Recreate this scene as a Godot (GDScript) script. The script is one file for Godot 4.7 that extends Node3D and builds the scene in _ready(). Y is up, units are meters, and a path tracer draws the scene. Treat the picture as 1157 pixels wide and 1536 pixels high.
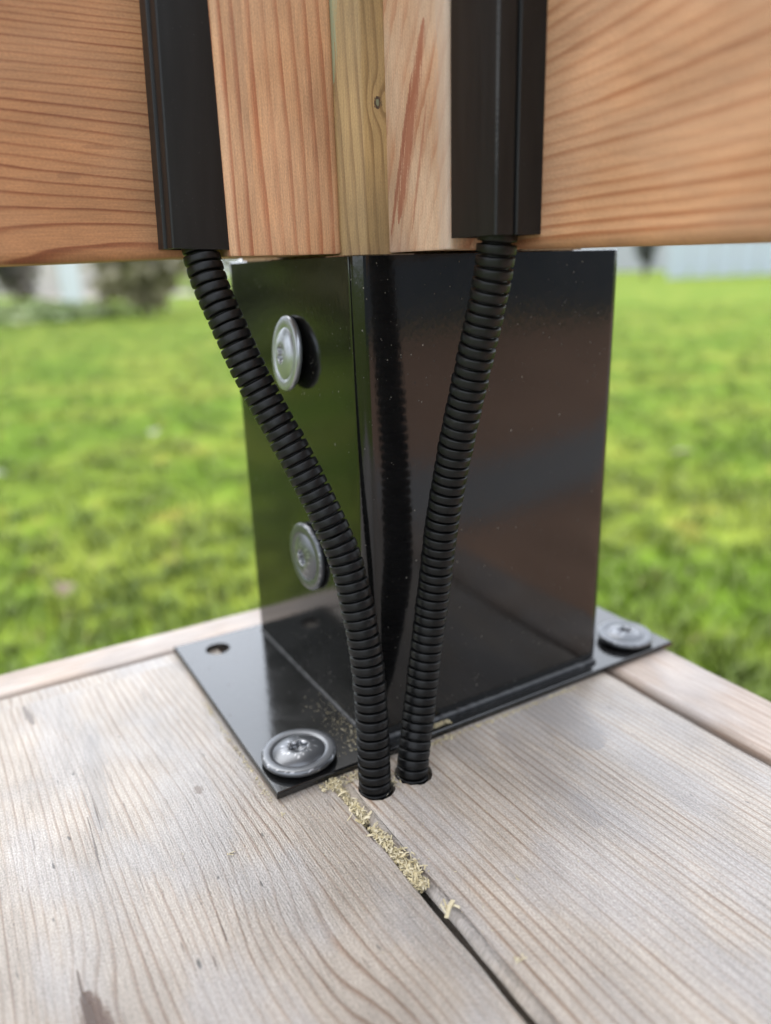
extends Node3D
# A black steel post shoe on the corner of a weathered deck, two corrugated conduits rising
# from the boards into cable trunking on the railings; a lawn and garden behind.
# Lengths below are millimetres in a frame (across, up, away); V() turns them into metres.

const MM := 0.001
var rng := RandomNumberGenerator.new()
var mats := {}


func V(b: float, y: float, a: float) -> Vector3:
	return Vector3(b, y, -a) * MM


func _ready() -> void:
	rng.seed = 4711
	# ---------------------------------------------------------------- camera
	var cam := Camera3D.new()
	cam.name = "camera"
	var right := Vector3(0.86019, -0.03008, 0.50908)
	var down := Vector3(-0.18116, -0.95117, 0.24991)
	var fwd := Vector3(0.47671, -0.30719, -0.82364)
	cam.transform = Transform3D(Basis(right, -down, -fwd).orthonormalized(), Vector3(-0.10243, 0.14960, 0.18916))
	cam.near = 0.01
	cam.far = 600.0
	var at := CameraAttributesPhysical.new()
	at.frustum_focal_length = 17.8
	at.frustum_focus_distance = 0.212
	at.exposure_aperture = 17.8 / 4.4
	at.frustum_near = 0.01
	at.frustum_far = 600.0
	cam.attributes = at
	cam.fov = 67.97
	add_child(cam)
	cam.current = true
	# ---------------------------------------------------------------- sky, light, exposure
	var env := Environment.new()
	env.background_mode = Environment.BG_SKY
	var sm := PanoramaSkyMaterial.new()
	sm.panorama = overcast()
	var sky := Sky.new()
	sky.sky_material = sm
	env.sky = sky
	env.tonemap_mode = Environment.TONE_MAPPER_LINEAR
	env.tonemap_exposure = 2.05
	env.sdfgi_enabled = true
	env.ssao_enabled = true
	env.ssil_enabled = true
	var we := WorldEnvironment.new()
	we.name = "world_environment"
	we.environment = env
	add_child(we)
	var sun := DirectionalLight3D.new()
	sun.name = "sun"
	sun.light_energy = 0.3
	sun.light_angular_distance = 50.0
	sun.light_color = Color(1.0, 0.97, 0.92)
	sun.shadow_enabled = true
	sun.sky_mode = DirectionalLight3D.SKY_MODE_LIGHT_ONLY
	add_child(sun)
	sun.look_at_from_position(Vector3(-1.5, 6.0, -4.0), Vector3.ZERO)
	# ---------------------------------------------------------------- the place
	make_materials()
	build_ground()
	build_deck()
	build_background()
	build_post_base()
	build_railings()
	build_trunking()
	build_conduits()
	build_screws()
	build_shavings()
	build_leaves()


# An overcast sky: even cloud, brighter round the veiled sun, soft mottling.
func overcast() -> ImageTexture:
	var w := 512
	var h := 256
	var im := Image.create(w, h, false, Image.FORMAT_RGBF)
	var f := FastNoiseLite.new()
	f.seed = 5
	f.frequency = 1.4
	f.fractal_octaves = 5
	var towards := Vector3(0.6, 3.4, -5.0).normalized()
	for y in h:
		var el := PI / 2 - PI * (y + 0.5) / h
		for x in w:
			var az := (float(x) + 0.5) / w * TAU
			var d := Vector3(sin(az) * cos(el), sin(el), -cos(az) * cos(el))
			var c := Color(0.16, 0.17, 0.12)
			if el > 0.0:
				var q := d / (d.y + 0.25)
				var n := f.get_noise_3d(q.x, q.z, 1.0)
				var glow := pow(maxf(d.dot(towards), 0.0), 4.0)
				var l := 1.2 * (1.0 + 0.25 * n) + 0.9 * glow * (1.0 + 0.25 * n)
				c = Color(l * 0.92, l * 0.985, l * 1.09)
			im.set_pixel(x, y, c)
	return ImageTexture.create_from_image(im)


# ================================================================ helpers
func obj(called: String, m: Mesh, mat: Material, parent: Node = self) -> MeshInstance3D:
	var o := MeshInstance3D.new()
	o.name = called
	o.mesh = m
	if mat:
		o.material_override = mat
	parent.add_child(o, true)
	return o


func thing(called: String, label: String, category: String, pos := Vector3.ZERO, group := "") -> Node3D:
	var o := Node3D.new()
	o.name = called
	o.position = pos
	add_child(o, true)
	return tag(o, label, category, group)


func tag(o: Node3D, label: String, category: String, group := "") -> Node3D:
	o.set_meta("label", label)
	o.set_meta("category", category)
	if group:
		o.set_meta("group", group)
	return o


func structure(o: Node3D) -> Node3D:
	o.set_meta("kind", "structure")
	return o


func arrays(v: PackedVector3Array, n: PackedVector3Array, uv: PackedVector2Array, idx: PackedInt32Array, col := PackedColorArray()) -> ArrayMesh:
	var a := []
	a.resize(Mesh.ARRAY_MAX)
	a[Mesh.ARRAY_VERTEX] = v
	a[Mesh.ARRAY_NORMAL] = n
	if uv.size():
		a[Mesh.ARRAY_TEX_UV] = uv
	if col.size():
		a[Mesh.ARRAY_COLOR] = col
	for i in range(0, idx.size(), 3):
		var p := v[idx[i]]
		var front := (v[idx[i + 2]] - p).cross(v[idx[i + 1]] - p)
		if front.dot(n[idx[i]] + n[idx[i + 1]] + n[idx[i + 2]]) < 0.0:
			var t := idx[i + 1]
			idx[i + 1] = idx[i + 2]
			idx[i + 2] = t
	a[Mesh.ARRAY_INDEX] = idx
	var m := ArrayMesh.new()
	m.add_surface_from_arrays(Mesh.PRIMITIVE_TRIANGLES, a)
	return m


# A closed outline with rounded corners (x to the right, y up, going clockwise seen from +z).
func rounded(x0: float, y0: float, x1: float, y1: float, r: float, n := 4, r_low := -1.0) -> PackedVector2Array:
	var p := PackedVector2Array()
	var rl := r if r_low < 0.0 else r_low
	for c in [[x0 + r, y1 - r, PI, r], [x1 - r, y1 - r, PI / 2, r], [x1 - rl, y0 + rl, 0.0, rl], [x0 + rl, y0 + rl, -PI / 2, rl]]:
		for i in n + 1:
			var t: float = c[2] - PI / 2 * i / n
			p.append(Vector2(c[0] + c[3] * cos(t), c[1] + c[3] * sin(t)))
	return p


# Extrudes an outline (mm) from z = 0 to -length; u runs round the outline from `u_from`, both in mm / size.
func prism(p: PackedVector2Array, length: float, segs: int, uvw := Vector2(128, 256), u_from := 0.0, v_from := 0.0, wobble := 0.0, chamfer := 0.0, sd := 1) -> ArrayMesh:
	var v := PackedVector3Array()
	var nn := PackedVector3Array()
	var uv := PackedVector2Array()
	var ix := PackedInt32Array()
	var k := p.size()
	var mid := Vector2.ZERO
	for q in p:
		mid += q / k
	var wob := FastNoiseLite.new()
	wob.seed = sd
	wob.frequency = 0.04
	var rings := []
	if chamfer > 0.0:
		rings = [[0.0, chamfer], [chamfer, 0.0]]
		for s in range(1, segs):
			rings.append([length * s / segs, 0.0])
		rings += [[length - chamfer, 0.0], [length, chamfer]]
	else:
		for s in segs + 1:
			rings.append([length * s / segs, 0.0])
	var s_at := u_from
	for i in k:
		var a := p[i]
		var b := p[(i + 1) % k]
		if a.distance_to(b) < 1e-6:
			continue
		var e := (b - a).normalized()
		var en := Vector2(-e.y, e.x)
		var pe := (a - p[(i - 1 + k) % k]).normalized()
		var ne := (p[(i + 2) % k] - b).normalized()
		var na := en
		var nb := en
		if pe.dot(e) > 0.7:
			na = (en + Vector2(-pe.y, pe.x)).normalized()
		if ne.dot(e) > 0.7:
			nb = (en + Vector2(-ne.y, ne.x)).normalized()
		var base := v.size()
		for r in rings:
			for side in 2:
				var q: Vector2 = a if side == 0 else b
				var qn: Vector2 = na if side == 0 else nb
				var d: float = r[1]
				if wobble > 0.0:
					d += wobble * wob.get_noise_3d(q.x, q.y, r[0])
				q -= Vector2(signf(q.x - mid.x), signf(q.y - mid.y)) * d
				v.append(Vector3(q.x, q.y, -r[0]) * MM)
				nn.append(Vector3(qn.x, qn.y, 0))
				uv.append(Vector2((s_at + (0.0 if side == 0 else a.distance_to(b))) / uvw.x, (v_from + r[0]) / uvw.y))
		s_at += a.distance_to(b)
		for r in rings.size() - 1:
			var o := base + r * 2
			ix.append_array([o, o + 2, o + 1, o + 1, o + 2, o + 3])
	var tri := Geometry2D.triangulate_polygon(p)
	for cap in 2:
		var base := v.size()
		for q in p:
			var d := chamfer
			var qq := q - Vector2(signf(q.x - mid.x), signf(q.y - mid.y)) * d
			v.append(Vector3(qq.x, qq.y, 0.0 if cap == 0 else -length) * MM)
			nn.append(Vector3(0, 0, 1 if cap == 0 else -1))
			uv.append(Vector2((q.x + u_from) / uvw.x, (q.y + 31.0) / uvw.y))
		for t in tri.size() / 3:
			var w := [tri[t * 3], tri[t * 3 + 1], tri[t * 3 + 2]]
			var turn := (p[w[1]] - p[w[0]]).cross(p[w[2]] - p[w[0]])
			if (turn > 0.0) == (cap == 0):
				w = [w[0], w[2], w[1]]
			ix.append_array([base + w[0], base + w[1], base + w[2]])
	return arrays(v, nn, uv, ix)


func lathe(prof: Array, segs: int, lobes = null, paint = null) -> ArrayMesh:
	var st := SurfaceTool.new()
	st.begin(Mesh.PRIMITIVE_TRIANGLES)
	var n := prof.size()
	for i in n:
		for s in segs:
			var t := TAU * s / segs
			var r: float = prof[i][0]
			var y: float = prof[i][1]
			if lobes != null:
				var q: Vector2 = lobes.call(r, y, t)
				r = q.x
				y = q.y
			if paint != null:
				st.set_color(paint.call(r, y, t))
			st.set_smooth_group(0)
			st.add_vertex(Vector3(r * cos(t), y, r * sin(t)) * MM)
	for i in n - 1:
		for s in segs:
			var s2 := (s + 1) % segs
			var a := i * segs + s
			var b := i * segs + s2
			var c := a + segs
			var d := b + segs
			for q in [a, b, c, b, d, c]:
				st.add_index(q)
	st.generate_normals()
	return st.commit()


func mat(albedo: Color, rough: float, metallic := 0.0) -> StandardMaterial3D:
	var m := StandardMaterial3D.new()
	m.albedo_color = albedo
	m.roughness = rough
	m.metallic = metallic
	return m


func lin(r: float, g: float, b: float) -> Color:
	return Color(r, g, b).linear_to_srgb()


# One noise layer stretched along x and y, as bytes.
func layer(sd: int, freq: float, oct: int, w: int, h: int, sx: float, sy: float) -> PackedByteArray:
	var f := FastNoiseLite.new()
	f.seed = sd
	f.frequency = freq
	f.fractal_octaves = oct
	f.noise_type = FastNoiseLite.TYPE_SIMPLEX_SMOOTH
	var im := f.get_image(maxi(4, int(w / sx)), maxi(4, int(h / sy)))
	im.convert(Image.FORMAT_L8)
	if im.get_width() != w or im.get_height() != h:
		im.resize(w, h, Image.INTERPOLATE_CUBIC)
	return im.get_data()


# Sawn softwood: growth rings cut by the face, drawn across (mm) x along (mm).
func wood(o: Dictionary) -> StandardMaterial3D:
	var ppm: float = o.ppm
	var w := int(o.across * ppm)
	var h := int(o.along * ppm)
	var sd: int = o.seed
	var warp := layer(sd, 0.010 / ppm * 6.0, 2, w, h, 4, 16)
	var warp2 := layer(sd + 1, 0.05 / ppm * 6.0, 2, w, h, 1, 12)
	var fiber := layer(sd + 2, 0.35, 2, w, h, 1, 26)
	var fine := layer(sd + 3, 0.28, 3, w, h, 1, 1.6)
	var blotch := layer(sd + 4, 0.012 / ppm * 6.0, 4, w, h, 2, 4)
	var worn := layer(sd + 5, 0.006 / ppm * 6.0, 4, w, h, 1, 2.2)
	var fleck := layer(sd + 6, 0.06, 2, w, h, 1, 3.5)
	var lut := PackedFloat32Array()
	var sharp: float = o.get("late_width", 0.5)
	for i in 256:
		var t := i / 255.0
		lut.append(smoothstep(1.0 - sharp, 0.93, t) * (1.0 - smoothstep(0.94, 1.0, t)))
	var r2 := RandomNumberGenerator.new()
	r2.seed = sd * 77 + 5
	var ring := PackedFloat32Array()
	for i in 256:
		ring.append(r2.randf_range(0.35, 1.0))
	var e: Color = o.early
	var l: Color = o.late
	var gy: Color = o.get("grey", Color(0.6, 0.6, 0.6))
	var gk: float = o.get("grey_share", 0.0)
	var fa: float = o.get("fiber", 0.12) / 128.0
	var fi: float = o.get("grain", 0.06) / 128.0
	var ba: float = o.get("blotch", 0.10) / 128.0
	var fl: float = o.get("flecks", 255.0)
	var wa: float = o.get("warp", 3.0) / 128.0
	var w2: float = o.get("warp2", 0.5) / 128.0
	var knots: Array = o.get("knots", [])
	var streaks: Array = o.get("streaks", [])
	var rate = o.rings
	var px := PackedByteArray()
	px.resize(w * h * 3)
	var hp := PackedByteArray()
	hp.resize(w * h)
	# the rings as a function of (across, along) are taken on a coarse lattice and interpolated
	var cs := 8
	var cw := w / cs + 2
	var ch := h / cs + 2
	var lat := PackedFloat32Array()
	lat.resize(cw * ch)
	for j in ch:
		for i in cw:
			var u := i * cs / ppm
			var v := j * cs / ppm
			for q in knots:
				var du: float = (u - q[0]) / q[3]
				var dv: float = (v - q[1]) / q[4]
				u += q[2] / (1.0 + (du * du + dv * dv) * (du * du + dv * dv))
			lat[j * cw + i] = rate.call(u, v)
	var k := 0
	for y in h:
		var j := y / cs
		var ty := float(y % cs) / cs
		var v := y / ppm
		for x in w:
			var i := x / cs
			var tx := float(x % cs) / cs
			var c0 := j * cw + i
			var top := lat[c0] + (lat[c0 + 1] - lat[c0]) * tx
			var f := top + (lat[c0 + cw] + (lat[c0 + cw + 1] - lat[c0 + cw]) * tx - top) * ty
			f += (warp[k] - 128) * wa + (warp2[k] - 128) * w2
			var fl0 := floori(f)
			var late := lut[int((f - fl0) * 255.0)] * ring[fl0 & 255]
			var br := 1.0 + (fiber[k] - 128) * fa + (fine[k] - 128) * fi + (blotch[k] - 128) * ba
			var g := clampf((worn[k] - 90) / 90.0, 0.0, 1.0) * gk
			var late_k := late * (1.0 - g * 0.55)
			var r := e.r + (l.r - e.r) * late_k
			var gg := e.g + (l.g - e.g) * late_k
			var b := e.b + (l.b - e.b) * late_k
			r += (gy.r - r) * g
			gg += (gy.g - gg) * g
			b += (gy.b - b) * g
			var hh := 150.0 + late * 50.0 + (fiber[k] - 128) * 0.35 + (fine[k] - 128) * 0.4
			if fleck[k] > fl:
				var d := minf((fleck[k] - fl) / 14.0, 1.0)
				br *= 1.0 - 0.45 * d
				hh -= 60.0 * d
			px[k * 3] = clampi(int(r * br * 255.0), 0, 255)
			px[k * 3 + 1] = clampi(int(gg * br * 255.0), 0, 255)
			px[k * 3 + 2] = clampi(int(b * br * 255.0), 0, 255)
			hp[k] = clampi(int(hh), 0, 255)
			k += 1
	# stains and checks of their own shape: [across, along, half width, half length, tilt, colour, strength, depth]
	for i in int(o.get("checks", 0)):
		streaks.append([r2.randf_range(4, o.across - 4), r2.randf_range(4, o.along - 4), r2.randf_range(0.10, 0.24), r2.randf_range(1.0, 7.0), r2.randf_range(-0.04, 0.04), c8(92, 76, 66), r2.randf_range(0.35, 0.8), 50.0])
	for s in streaks:
		var x0 := int((s[0] - s[3] - s[2]) * ppm)
		for y in range(maxi(0, int((s[1] - s[3]) * ppm)), mini(h, int((s[1] + s[3]) * ppm))):
			var v := y / ppm
			var t: float = (v - s[1]) / s[3]
			var cx: float = s[0] + s[4] * (v - s[1])
			var hw: float = s[2] * sqrt(maxf(0.0, 1.0 - t * t))
			for x in range(maxi(0, int((cx - hw * 1.6) * ppm)), mini(w, int((cx + hw * 1.6) * ppm) + 1)):
				var kk := y * w + x
				var d := absf(x / ppm - cx) / maxf(hw, 0.05)
				var ragged := (fiber[kk] - 128) / 128.0 * 0.9 + (fine[kk] - 128) / 128.0 * 0.4
				var m: float = s[6] * (1.0 - smoothstep(0.45, 1.0, d + ragged * 0.6))
				var c: Color = s[5]
				px[kk * 3] = int(lerpf(px[kk * 3], c.r * 255.0, m))
				px[kk * 3 + 1] = int(lerpf(px[kk * 3 + 1], c.g * 255.0, m))
				px[kk * 3 + 2] = int(lerpf(px[kk * 3 + 2], c.b * 255.0, m))
				hp[kk] = clampi(int(hp[kk] - s[7] * m), 0, 255)
	var mt := StandardMaterial3D.new()
	mt.albedo_texture = ImageTexture.create_from_image(Image.create_from_data(w, h, false, Image.FORMAT_RGB8, px))
	var tone: float = o.get("tone", 0.5)
	mt.albedo_color = lin(tone, tone, tone)
	mt.heightmap_enabled = true
	mt.heightmap_texture = ImageTexture.create_from_image(Image.create_from_data(w, h, false, Image.FORMAT_L8, hp))
	mt.heightmap_scale = o.get("relief", 0.03)
	mt.roughness = o.get("rough", 0.6)
	mt.metallic_specular = o.get("spec", 0.5)
	return mt


func c8(r: int, g: int, b: int) -> Color:
	return Color(r / 255.0, g / 255.0, b / 255.0)


# ================================================================ materials
func make_materials() -> void:
	mats.deck_right = wood({"tone": 0.68, "checks": 46,
		"seed": 11, "across": 136.0, "along": 256.0, "ppm": 6.0, "early": c8(190, 177, 163), "late": c8(142, 117, 97), "grey": c8(176, 172, 172), "grey_share": 0.42,
		"rings": func(u, v): return (u * 0.37 + 0.0012 * (u - 70.0) * (u - 70.0) * 0.6 + 0.010 * v), "warp": 0.55, "warp2": 0.06, "late_width": 0.42, "fiber": 0.11, "grain": 0.17, "blotch": 0.08, "flecks": 232.0, "relief": 0.026, "rough": 0.36,
		"streaks": [[86.0, 150.0, 15.0, 30.0, 0.05, c8(142, 140, 142), 0.42, 0.0], [60.0, 120.0, 8.0, 26.0, 0.1, c8(140, 134, 132), 0.3, 0.0], [14.0, 205.0, 0.35, 34.0, 0.0, c8(96, 78, 62), 0.7, 40.0]]})
	mats.deck_left = wood({"tone": 0.57, "checks": 90,
		"seed": 23, "across": 136.0, "along": 256.0, "ppm": 6.0, "early": c8(194, 181, 167), "late": c8(148, 123, 104), "grey": c8(188, 184, 183), "grey_share": 0.5,
		"rings": func(u, v): return u * 0.40 + 0.016 * v + 0.00045 * (v - 160.0) * (u - 60.0) * 0.6, "warp": 0.8, "warp2": 0.07, "late_width": 0.40, "fiber": 0.11, "grain": 0.19, "blotch": 0.08, "flecks": 224.0, "relief": 0.030, "rough": 0.37,
		"knots": [[92.0, 96.0, 7.0, 14.0, 30.0], [51.0, 106.0, 5.0, 8.0, 20.0]],
		"streaks": [[51.5, 103.0, 3.8, 15.0, -0.08, c8(92, 64, 48), 0.95, 60.0], [50.0, 111.0, 1.6, 7.0, -0.05, c8(84, 60, 46), 0.9, 60.0], [49.6, 120.0, 0.4, 5.0, 0.0, c8(80, 60, 48), 0.8, 60.0], [53.0, 247.0, 1.5, 8.0, -0.1, c8(112, 98, 88), 0.8, 40.0],
			[67.0, 196.0, 5.0, 26.0, 0.12, c8(150, 146, 144), 0.4, 0.0], [61.0, 166.0, 0.28, 12.0, 0.03, c8(86, 72, 62), 0.8, 50.0], [64.0, 178.0, 0.22, 10.0, 0.03, c8(96, 82, 72), 0.8, 50.0], [38.0, 185.0, 0.25, 9.0, 0.05, c8(96, 82, 72), 0.8, 50.0],
			[93.0, 172.0, 1.6, 2.2, 0.0, c8(106, 84, 68), 0.6, 20.0], [131.0, 222.0, 0.25, 18.0, 0.0, c8(70, 56, 46), 0.9, 60.0], [129.0, 240.0, 0.3, 16.0, 0.0, c8(74, 58, 48), 0.9, 60.0]]})
	mats.trim = wood({"tone": 0.62,
		"seed": 37, "across": 60.0, "along": 256.0, "ppm": 5.0, "early": c8(202, 182, 166), "late": c8(172, 146, 128), "grey": c8(196, 186, 180), "grey_share": 0.6,
		"rings": func(u, v): return u * 0.32 + 0.012 * v, "warp": 0.8, "warp2": 0.1, "late_width": 0.6, "fiber": 0.1, "relief": 0.012, "rough": 0.5})
	mats.rail_left = wood({"tone": 0.66,
		"seed": 41, "across": 150.0, "along": 150.0, "ppm": 6.0, "early": c8(202, 144, 100), "late": c8(142, 78, 46), "grey": c8(182, 146, 120), "grey_share": 0.2,
		"rings": func(u, v): return 0.085 * u + 0.0052 * u * u + 0.045 * (v - 40.0) * exp(-pow((u - 27.0) / 15.0, 2.0)) + 0.00055 * pow(v - 70.0, 2.0) * exp(-pow((u - 8.0) / 10.0, 2.0)), "warp": 0.9, "warp2": 0.08, "late_width": 0.34, "fiber": 0.07, "grain": 0.08, "blotch": 0.08, "relief": 0.008, "rough": 0.62,
		"streaks": [[29.0, 74.0, 0.9, 4.0, 0.0, c8(130, 84, 62), 0.22, 0.0], [22.0, 66.0, 1.6, 3.0, 0.0, c8(146, 100, 74), 0.25, 0.0]]})
	mats.rail_right = wood({"tone": 0.66,
		"seed": 59, "across": 150.0, "along": 150.0, "ppm": 6.0, "early": c8(224, 168, 126), "late": c8(180, 112, 72), "grey": c8(212, 172, 144), "grey_share": 0.25,
		"rings": func(u, v): return 0.40 * (u + 0.0029 * (v - 60.0) * u) * (1.0 - 0.0036 * u) + 0.02 * sin(v * 0.12), "warp": 0.6, "warp2": 0.07, "late_width": 0.55, "fiber": 0.07, "grain": 0.08, "blotch": 0.08, "relief": 0.008, "rough": 0.62})
	mats.stile_left = wood({"tone": 0.76,
		"seed": 67, "across": 60.0, "along": 150.0, "ppm": 7.0, "early": c8(212, 161, 121), "late": c8(172, 104, 70), "grey": c8(210, 176, 150), "grey_share": 0.2,
		"rings": func(u, v): return u * 0.27 + 0.004 * v, "warp": 0.5, "warp2": 0.07, "late_width": 0.55, "fiber": 0.09, "grain": 0.09, "relief": 0.008, "rough": 0.6})
	mats.stile_right = wood({"tone": 0.64,
		"seed": 71, "across": 60.0, "along": 150.0, "ppm": 7.0, "early": c8(220, 176, 142), "late": c8(190, 128, 94), "grey": c8(222, 196, 172), "grey_share": 0.5,
		"rings": func(u, v): return u * 0.19 - 0.075 * v - 0.0002 * (v - 60.0) * u, "warp": 0.9, "warp2": 0.1, "late_width": 0.55, "fiber": 0.09, "grain": 0.09, "relief": 0.008, "rough": 0.6,
		"streaks": [[27.0, 33.0, 3.0, 24.0, 0.30, c8(172, 100, 74), 0.7, 0.0], [22.0, 26.0, 1.2, 20.0, 0.32, c8(158, 88, 66), 0.6, 0.0], [31.0, 22.0, 0.8, 16.0, 0.26, c8(178, 112, 84), 0.5, 0.0], [43.0, 60.0, 4.5, 90.0, 0.0, c8(222, 200, 184), 0.55, 0.0]]})
	mats.post = wood({"tone": 0.6,
		"seed": 83, "across": 60.0, "along": 150.0, "ppm": 7.0, "early": c8(196, 158, 106), "late": c8(152, 114, 70), "grey": c8(172, 140, 98), "grey_share": 0.4,
		"rings": func(u, v): return u * 0.32 + 0.010 * v, "warp": 0.7, "warp2": 0.1, "late_width": 0.5, "fiber": 0.08, "grain": 0.08, "relief": 0.008, "rough": 0.6,
		"knots": [[39.0, 41.0, 3.0, 3.0, 5.0]],
		"streaks": [[39.0, 41.0, 1.5, 1.7, 0.0, c8(70, 46, 32), 0.95, 20.0], [39.0, 41.0, 0.8, 0.9, 0.0, c8(150, 152, 120), 0.9, 0.0], [25.6, 90.0, 2.6, 44.0, 0.01, c8(176, 184, 150), 0.75, 0.0]]})
	mats.black_steel = painted_steel(1, 0.35)
	mats.plate = painted_steel(2, 1.0)
	mats.weld = mat(Color(0.10, 0.10, 0.11), 0.35)
	mats.trunk = dusty_plastic(3, 0.42, Color(0.10, 0.097, 0.101))
	mats.trunk_scuffed = dusty_plastic(4, 0.42, Color(0.10, 0.097, 0.101), true)
	mats.conduit = mat(lin(0.05, 0.05, 0.051), 0.40)
	mats.conduit.vertex_color_use_as_albedo = true
	mats.conduit.metallic_specular = 0.36


func painted_steel(sd: int, dust: float) -> StandardMaterial3D:
	var n := 1024
	var cloud := layer(100 + sd, 0.012, 4, n, n, 1, 1)
	var speck := layer(120 + sd, 0.16, 2, n, n, 1, 1)
	var grit := layer(140 + sd, 0.30, 1, n, n, 1, 1)
	var px := PackedByteArray()
	px.resize(n * n * 3)
	var rg := PackedByteArray()
	rg.resize(n * n)
	for k in n * n:
		var d := clampf((cloud[k] - 60) / 180.0, 0.0, 1.0) * dust * clampf((grit[k] - 60) / 110.0, 0.0, 1.5)
		var c := 15.0 + 14.0 * d
		if speck[k] > 228 - dust * 8.0:
			c += (speck[k] - 205) * 1.5
		c += (grit[k] - 128) * 0.05 * (0.3 + d)
		px[k * 3] = clampi(int(c), 8, 190)
		px[k * 3 + 1] = clampi(int(c * 0.98), 8, 190)
		px[k * 3 + 2] = clampi(int(c * 0.98), 8, 190)
		rg[k] = clampi(int(26.0 + 4.0 * dust * dust + 16.0 * d + (grit[k] - 128) * 0.05), 6, 200)
	var r2 := RandomNumberGenerator.new()
	r2.seed = 50 + sd
	for i in 300:
		var x := r2.randi_range(3, n - 8)
		var y := n - 3 - int(absf(r2.randfn(0.0, 0.42)) * n)
		if y < 3:
			continue
		var val := 40 + int(110.0 * pow(r2.randf(), 2.0))
		var w := r2.randi_range(1, 3)
		for dy in w + r2.randi_range(0, 5 if i % 9 == 0 else 1):
			for dx in w:
				var k := ((y - dy + n) % n) * n + x + dx + (dy / 3 if i % 9 == 0 else 0)
				px[k * 3] = val
				px[k * 3 + 1] = int(val * 0.96)
				px[k * 3 + 2] = int(val * 0.88)
				rg[k] = 190
	var m := StandardMaterial3D.new()
	m.albedo_texture = ImageTexture.create_from_image(Image.create_from_data(n, n, false, Image.FORMAT_RGB8, px))
	m.metallic_specular = 0.5 if dust < 0.5 else 0.64
	m.heightmap_enabled = true
	m.heightmap_texture = ImageTexture.create_from_image(Image.create_from_data(n, n, false, Image.FORMAT_L8, layer(160 + sd, 0.05, 3, n, n, 1, 2)))
	m.heightmap_scale = 0.0012
	m.roughness = 1.0
	m.roughness_texture = ImageTexture.create_from_image(Image.create_from_data(n, n, false, Image.FORMAT_L8, rg))
	return m


func dusty_plastic(sd: int, rough: float, base: Color, scuff := false) -> StandardMaterial3D:
	var n := 512
	var cloud := layer(200 + sd, 0.02, 3, n, n, 1, 4)
	var speck := layer(220 + sd, 0.20, 2, n, n, 1, 1)
	var px := PackedByteArray()
	px.resize(n * n * 3)
	for k in n * n:
		var c := base.r * 255.0 * (1.0 + (cloud[k] - 128) / 128.0 * 0.16)
		if speck[k] > 226:
			c += (speck[k] - 226) * 3.5
		if scuff and absf(k % n - 350.0) < 2.5 and k / n > 95 and k / n < 400 and speck[k] + cloud[k] > 236 + absf(k / n - 190) * 0.25:
			c = 62.0
		px[k * 3] = clampi(int(c), 4, 190)
		px[k * 3 + 1] = clampi(int(c * 0.975), 4, 190)
		px[k * 3 + 2] = clampi(int(c * 0.99), 4, 190)
	var m := StandardMaterial3D.new()
	m.albedo_texture = ImageTexture.create_from_image(Image.create_from_data(n, n, false, Image.FORMAT_RGB8, px))
	m.roughness = rough
	m.metallic_specular = 0.36
	return m


# ================================================================ ground
const LAWN := -0.45


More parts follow.
